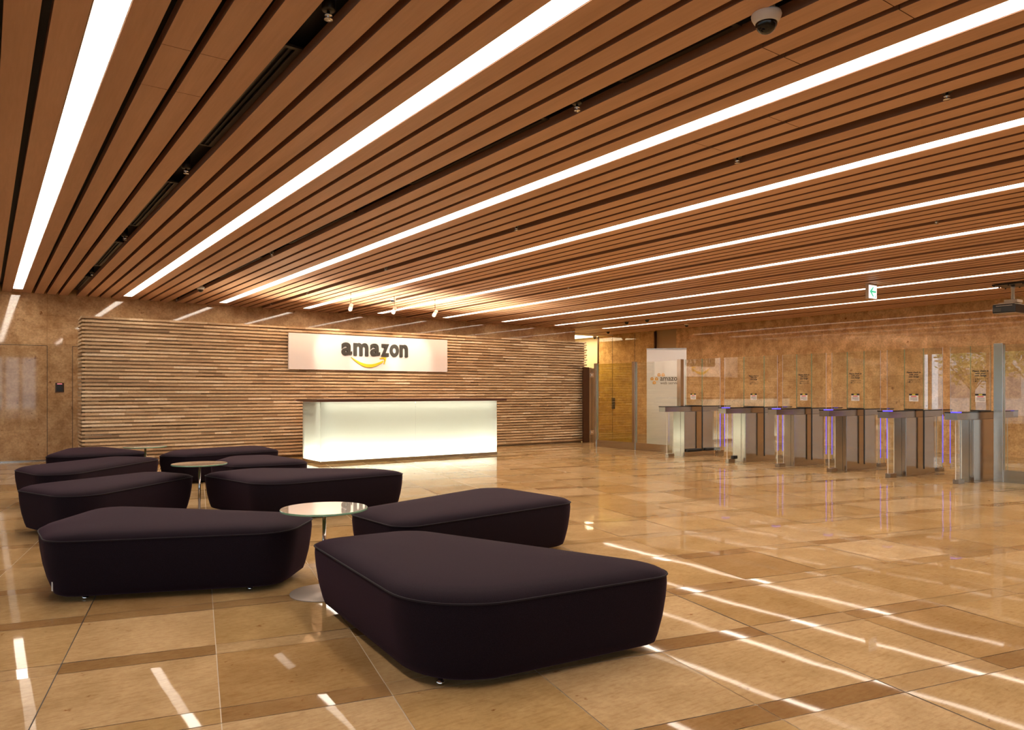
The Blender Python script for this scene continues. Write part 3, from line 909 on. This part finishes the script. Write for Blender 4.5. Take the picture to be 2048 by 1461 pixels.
    b.build('small_print', 'sticker_grey', q)
    if gi == 0:
        for xa, xb in ((-.42, .02), (.16, .60)):
            b = MB(); b.box(xa, xb, -.215, -.152, .09, .15)
            b.build('floor_bumper', 'black_rubber', o, .02)
    if gi == 1:
        b = MB(); b.box(-.74, -.62, -.10, -.041, .07, .13); b.build('foot_block', 'black_rubber', o, .005)

# ------------------------------------------------------------------ glass fences
def fence(name, label, ya, yb, glass_mat, posts, z=1.99, rail=.165):
    """ya > yb; posts: list of (y, width)"""
    ym = (ya + yb) / 2
    o = thing(name, label, 'glass partition', (GX, ym, 0), 0, 'frameless glass partitions beside the gates')
    b = MB(); b.box(-.03, .03, yb - ym, ya - ym, 0, rail); b.build('bottom_rail', 'brushed_steel', o)
    pane('glass_pane', o, 0, yb - ym + .002, ya - ym - .002, rail, z, mat=glass_mat)
    for y, w in posts:
        b = MB(); b.box(-.05, .05, y - w / 2 - ym, y + w / 2 - ym, 0, z + .02); b.build('post', 'brushed_steel', o, .003)
    return o
fence('glass_door', 'yellow tinted glass door with steel bottom rail beside the stone slat wall', 13.35, 12.14, 'tinted_glass', [(13.385, .07)])
fence('glass_partition', 'clear glass partition in front of the roll-up banner', 12.045, 10.79, 'clear_glass', [(12.09, .085), (10.735, .105)])
q = fence('glass_partition', 'clear glass partition with thick steel post at the right edge', 4.60, 1.6, 'clear_glass', [(4.66, .12)], 2.0, .18)
# pane between partition post and first gate
# dark panel with hinge clamps at the end of the slat wall
o = thing('hinged_panel', 'dark bronze side panel with steel hinge clamps at the end of the stone slat wall', 'gate', (12.9, 14.62, 0))
b = MB(); b.box(-.20, .0, -.02, .02, 0, 1.965); b.build('panel', 'bronze_metal', o)
b = MB(); b.box(.004, .085, -.02, .02, 0, 1.955); b.build('stile', 'steel_satin', o)
b = MB(); b.box(.10, .19, -.02, .02, 0, 1.94); b.build('stile', 'steel_satin', o)
for z in (.26, 1.76):
    b = MB(); b.box(.04, .155, -.032, -.021, z - .055, z + .055); b.lathe([(.014, .0), (.014, .012)], n=14, M=Matrix.Translation((.095, -.032, z)) @ Matrix.Rotation(PI / 2, 4, 'X')); b.build('hinge_clamp', 'chrome', o, .002)

# ------------------------------------------------------------------ roll-up banner
f = 1481.
def rollup():
    d0 = 17.35; a0 = (1333 - 1024) / f * d0
    X = a0 * math.cos(TH) + d0 * math.sin(TH); Y = d0 * math.cos(TH) - a0 * math.sin(TH)
    ang = math.radians(-48)
    o = thing('rollup_banner', 'white roll-up banner stand with orange cubes logo behind the glass partition', 'banner', (X, Y, 0), ang)
    k = d0 / f
    def lx(u): return (u - 1333) * k / math.cos(math.radians(-48) + TH)
    def lz(v): return 1.3 - (v - 786) * k
    b = MB(); b.box(-.46, .46, -.09, .09, 0, .075); b.build('base', 'steel_satin', o, .01)
    b = MB(); b.box(-.015, .015, .03, .05, .07, lz(698)); b.build('support_pole', 'steel_satin', o)
    b = MB(); b.box(lx(1295), lx(1371), -.004, .0, .07, lz(698.5)); b.build('sheet', 'banner_white', o)
    b = MB(); b.box(lx(1294.7), lx(1371.3), -.012, .012, lz(699), lz(697)); b.build('top_bar', 'steel_satin', o)
    # logo
    text_mesh('logo_text', 'amazon', 'ink_black', (lx(1320.8), lx(1359.6), lz(762), lz(755)), size=1., depth=.002, offset=.012, parent=o).location = (0, -.0045, 0)
    text_mesh('logo_subtext', 'web services', 'ink_black', (lx(1321), lx(1361.5), lz(769), lz(763.6)), size=1., depth=.002, offset=.0, parent=o).location = (0, -.0045, 0)
    for u, v in ((1318.6, 750.2), (1326.5, 750.2), (1305.2, 758), (1314, 758), (1309.6, 765.6)):
        b = MB(); w = 3.1 * k; x, z = lx(u), lz(v)
        b.prism([(x - w, z - w * .75), (x - .004, z - w * 1.15), (x - .004, z + w * .25), (x - w, z + w * .6)], -.0075, -.0045, axis='y')
        b.prism([(x + .004, z - w * 1.15), (x + w, z - w * .75), (x + w, z + w * .6), (x + .004, z + w * .25)], -.0075, -.0045, axis='y')
        b.prism([(x - w * .9, z + w * .78), (x, z + w * .45), (x + w * .9, z + w * .78), (x, z + w * 1.15)], -.0075, -.0045, axis='y')
        b.build('logo_cube', 'banner_orange', o)
rollup()

# ------------------------------------------------------------------ glazed walls behind the camera and on the left
wn = 0
def window(x0, x1, y0, y1, label):
    global wn; wn += 1
    b = MB(); fr = .06
    if x0 == x1:
        b.box(x0 - .05, x0 + .05, y0, y0 + fr, 0, ZT, 0); b.box(x0 - .05, x0 + .05, y1 - fr, y1, 0, ZT, 0)
        b.box(x0 - .05, x0 + .05, y0 + fr, y1 - fr, 0, .12, 0); b.box(x0 - .05, x0 + .05, y0 + fr, y1 - fr, 2.9, ZT, 0)
    else:
        b.box(x0, x0 + fr, y0 - .05, y0 + .05, 0, ZT, 0); b.box(x1 - fr, x1, y0 - .05, y0 + .05, 0, ZT, 0)
        b.box(x0 + fr, x1 - fr, y0 - .05, y0 + .05, 0, .12, 0); b.box(x0 + fr, x1 - fr, y0 - .05, y0 + .05, 2.9, ZT, 0)
    o = b.build('window_%d' % wn, 'mullion_white'); struct(o, label, 'window')
    b = MB()
    if x0 == x1: b.box(x0 - .006, x0 + .006, y0 + fr, y1 - fr, .12, 2.9)
    else: b.box(x0 + fr, x1 - fr, y0 - .006, y0 + .006, .12, 2.9)
    b.build('pane', 'window_glass', o)
x = XL
i = 0
while x < 1.9:
    window(x, min(x + .625, 2.0), YR, YR, 'tall window bay %d of the glazed wall behind the viewer' % (i + 1)); x += .625; i += 1
wallbox('wall_rear', (2.0, XR + .3, YR - .15, YR + .15, 0, ZT), 'wall_stone_x', 'limestone wall behind the viewer')
y = YR; i = 0
while y < 15.1:
    window(XL, XL, y, min(y + 2.2, 15.3), 'tall window bay %d of the glazed side wall' % (i + 1)); y += 2.2; i += 1
wallbox('wall_left', (XL - .15, XL + .15, 15.3, YB, 0, ZT), 'white_paint', 'white column at the end of the glazed side wall')

# outdoors, seen only as reflections: paving, a pale facade and street trees
b = MB(); b.box(-40, XL - .16, -30, 40, -.2, -.02); b.box(XL, 30, -40, YR - .16, -.2, -.02)
tag(b.build('street_paving', 'ground_grey'), 'grey paving outside the windows', 'paving', kind='structure')
def building(x0, x1, y0, y1, h, label):
    o = thing('street_building', label, 'building', ((x0 + x1) / 2, (y0 + y1) / 2, 0))
    hx, hy = (x1 - x0) / 2, (y1 - y0) / 2
    b = MB(); b.box(-hx, hx, -hy, hy, -.02, h); b.build('wall', 'facade_white', o)
    b = MB()
    z = 1.
    while z < h - 1.6:
        n = 8
        for j in range(n):
            if (x1 - x0) < (y1 - y0):
                yy = -hy + (j + .2) * 2 * hy / n; b.box(hx, hx + .03, yy, yy + 1.2 * hy / n, z, z + 1.6)
            else:
                xx = -hx + (j + .2) * 2 * hx / n; b.box(xx, xx + 1.2 * hx / n, hy, hy + .03, z, z + 1.6)
        z += 3.
    b.build('glazing', 'facade_grey', o)
building(-30, -24, 2, 22, 14, 'pale office block across the street on the side')
def tree(x, y, s, label):
    o = thing('street_tree', label, 'tree', (x, y, -.02), 0, 'trees outside the windows')
    b = MB(); b.lathe([(.13 * s, 0), (.1 * s, 1.2 * s), (.06 * s, 2.2 * s)], n=10)
    for k in range(6):
        a = k * 1.05; b.tube((0, 0, 1.3 * s), (math.cos(a) * .9 * s, math.sin(a) * .9 * s, 2.5 * s), .03 * s, 6)
    b.build('trunk', 'bark', o)
    b = MB()
    for k in range(900):
        u = Vector((random.gauss(0, 1), random.gauss(0, 1), random.gauss(0, 1))).normalized() * (random.random() ** .4) * 1.5 * s
        c = Vector((u.x, u.y, 2.6 * s + u.z * .75)); d1 = Vector((random.gauss(0, 1), random.gauss(0, 1), random.gauss(0, .5))).normalized() * .12 * s
        d2 = d1.cross(Vector((random.gauss(0, 1), random.gauss(0, 1), 1)).normalized()).normalized() * .06 * s
        st = len(b.v); b.v += [tuple(c - d1), tuple(c + d2), tuple(c + d1), tuple(c - d2)]; b.face((st, st + 1, st + 2, st + 3))
    b.build('crown', 'leaf_green', o)
tree(-12.4, 15.2, 1.05, 'street tree outside the far end of the side windows')
tree(-16.2, 14.2, 1.25, 'street tree further out beyond the side windows')
tree(-12.2, 11.4, 1.0, 'street tree outside the middle of the side windows')

# ------------------------------------------------------------------ added lamp and sky
# added unseen area light behind the desk, tilted up to make the ceiling glow
la = bpy.data.lights.new('added_uplight', 'AREA'); la.shape = 'RECTANGLE'; la.size = 5.0; la.size_y = .08; la.energy = 85; la.spread = math.radians(100); la.color = (1., .84, .58)
lo = bpy.data.objects.new('added_uplight', la); COL.objects.link(lo); lo.location = (6.95, 14.08, 1.0); lo.rotation_euler = (PI + math.radians(20), 0, 0)

w = bpy.data.worlds.new('sky_world'); SC.world = w; w.use_nodes = True
t = w.node_tree; t.nodes.clear()
wo = t.nodes.new('ShaderNodeOutputWorld'); bg = t.nodes.new('ShaderNodeBackground')
bg.inputs[0].default_value = (.80, .89, 1., 1); bg.inputs[1].default_value = 1.1
t.links.new(bg.outputs[0], wo.inputs[0])

# ------------------------------------------------------------------ camera and view
cam = bpy.data.cameras.new('camera'); cam.sensor_fit = 'HORIZONTAL'; cam.sensor_width = 36.
cam.lens = 1481. / 2048 * 36; cam.shift_y = (786 - 730.5) / 2048; cam.clip_start = .05; cam.clip_end = 200
co_ = bpy.data.objects.new('camera', cam); COL.objects.link(co_)
co_.location = (0, 0, 1.30); co_.rotation_euler = (PI / 2, 0, -TH)
SC.camera = co_
SC.view_settings.view_transform = 'Standard'; SC.view_settings.look = 'None'
SC.view_settings.exposure = 1.25; SC.view_settings.gamma = 1.; SC.view_settings.use_curve_mapping = False
cy = SC.cycles
cy.use_denoising = True
cy.max_bounces = 10; cy.diffuse_bounces = 5; cy.glossy_bounces = 5; cy.transmission_bounces = 6; cy.transparent_max_bounces = 24
cy.sample_clamp_indirect = 6.; cy.caustics_reflective = False; cy.caustics_refractive = False; cy.blur_glossy = .3
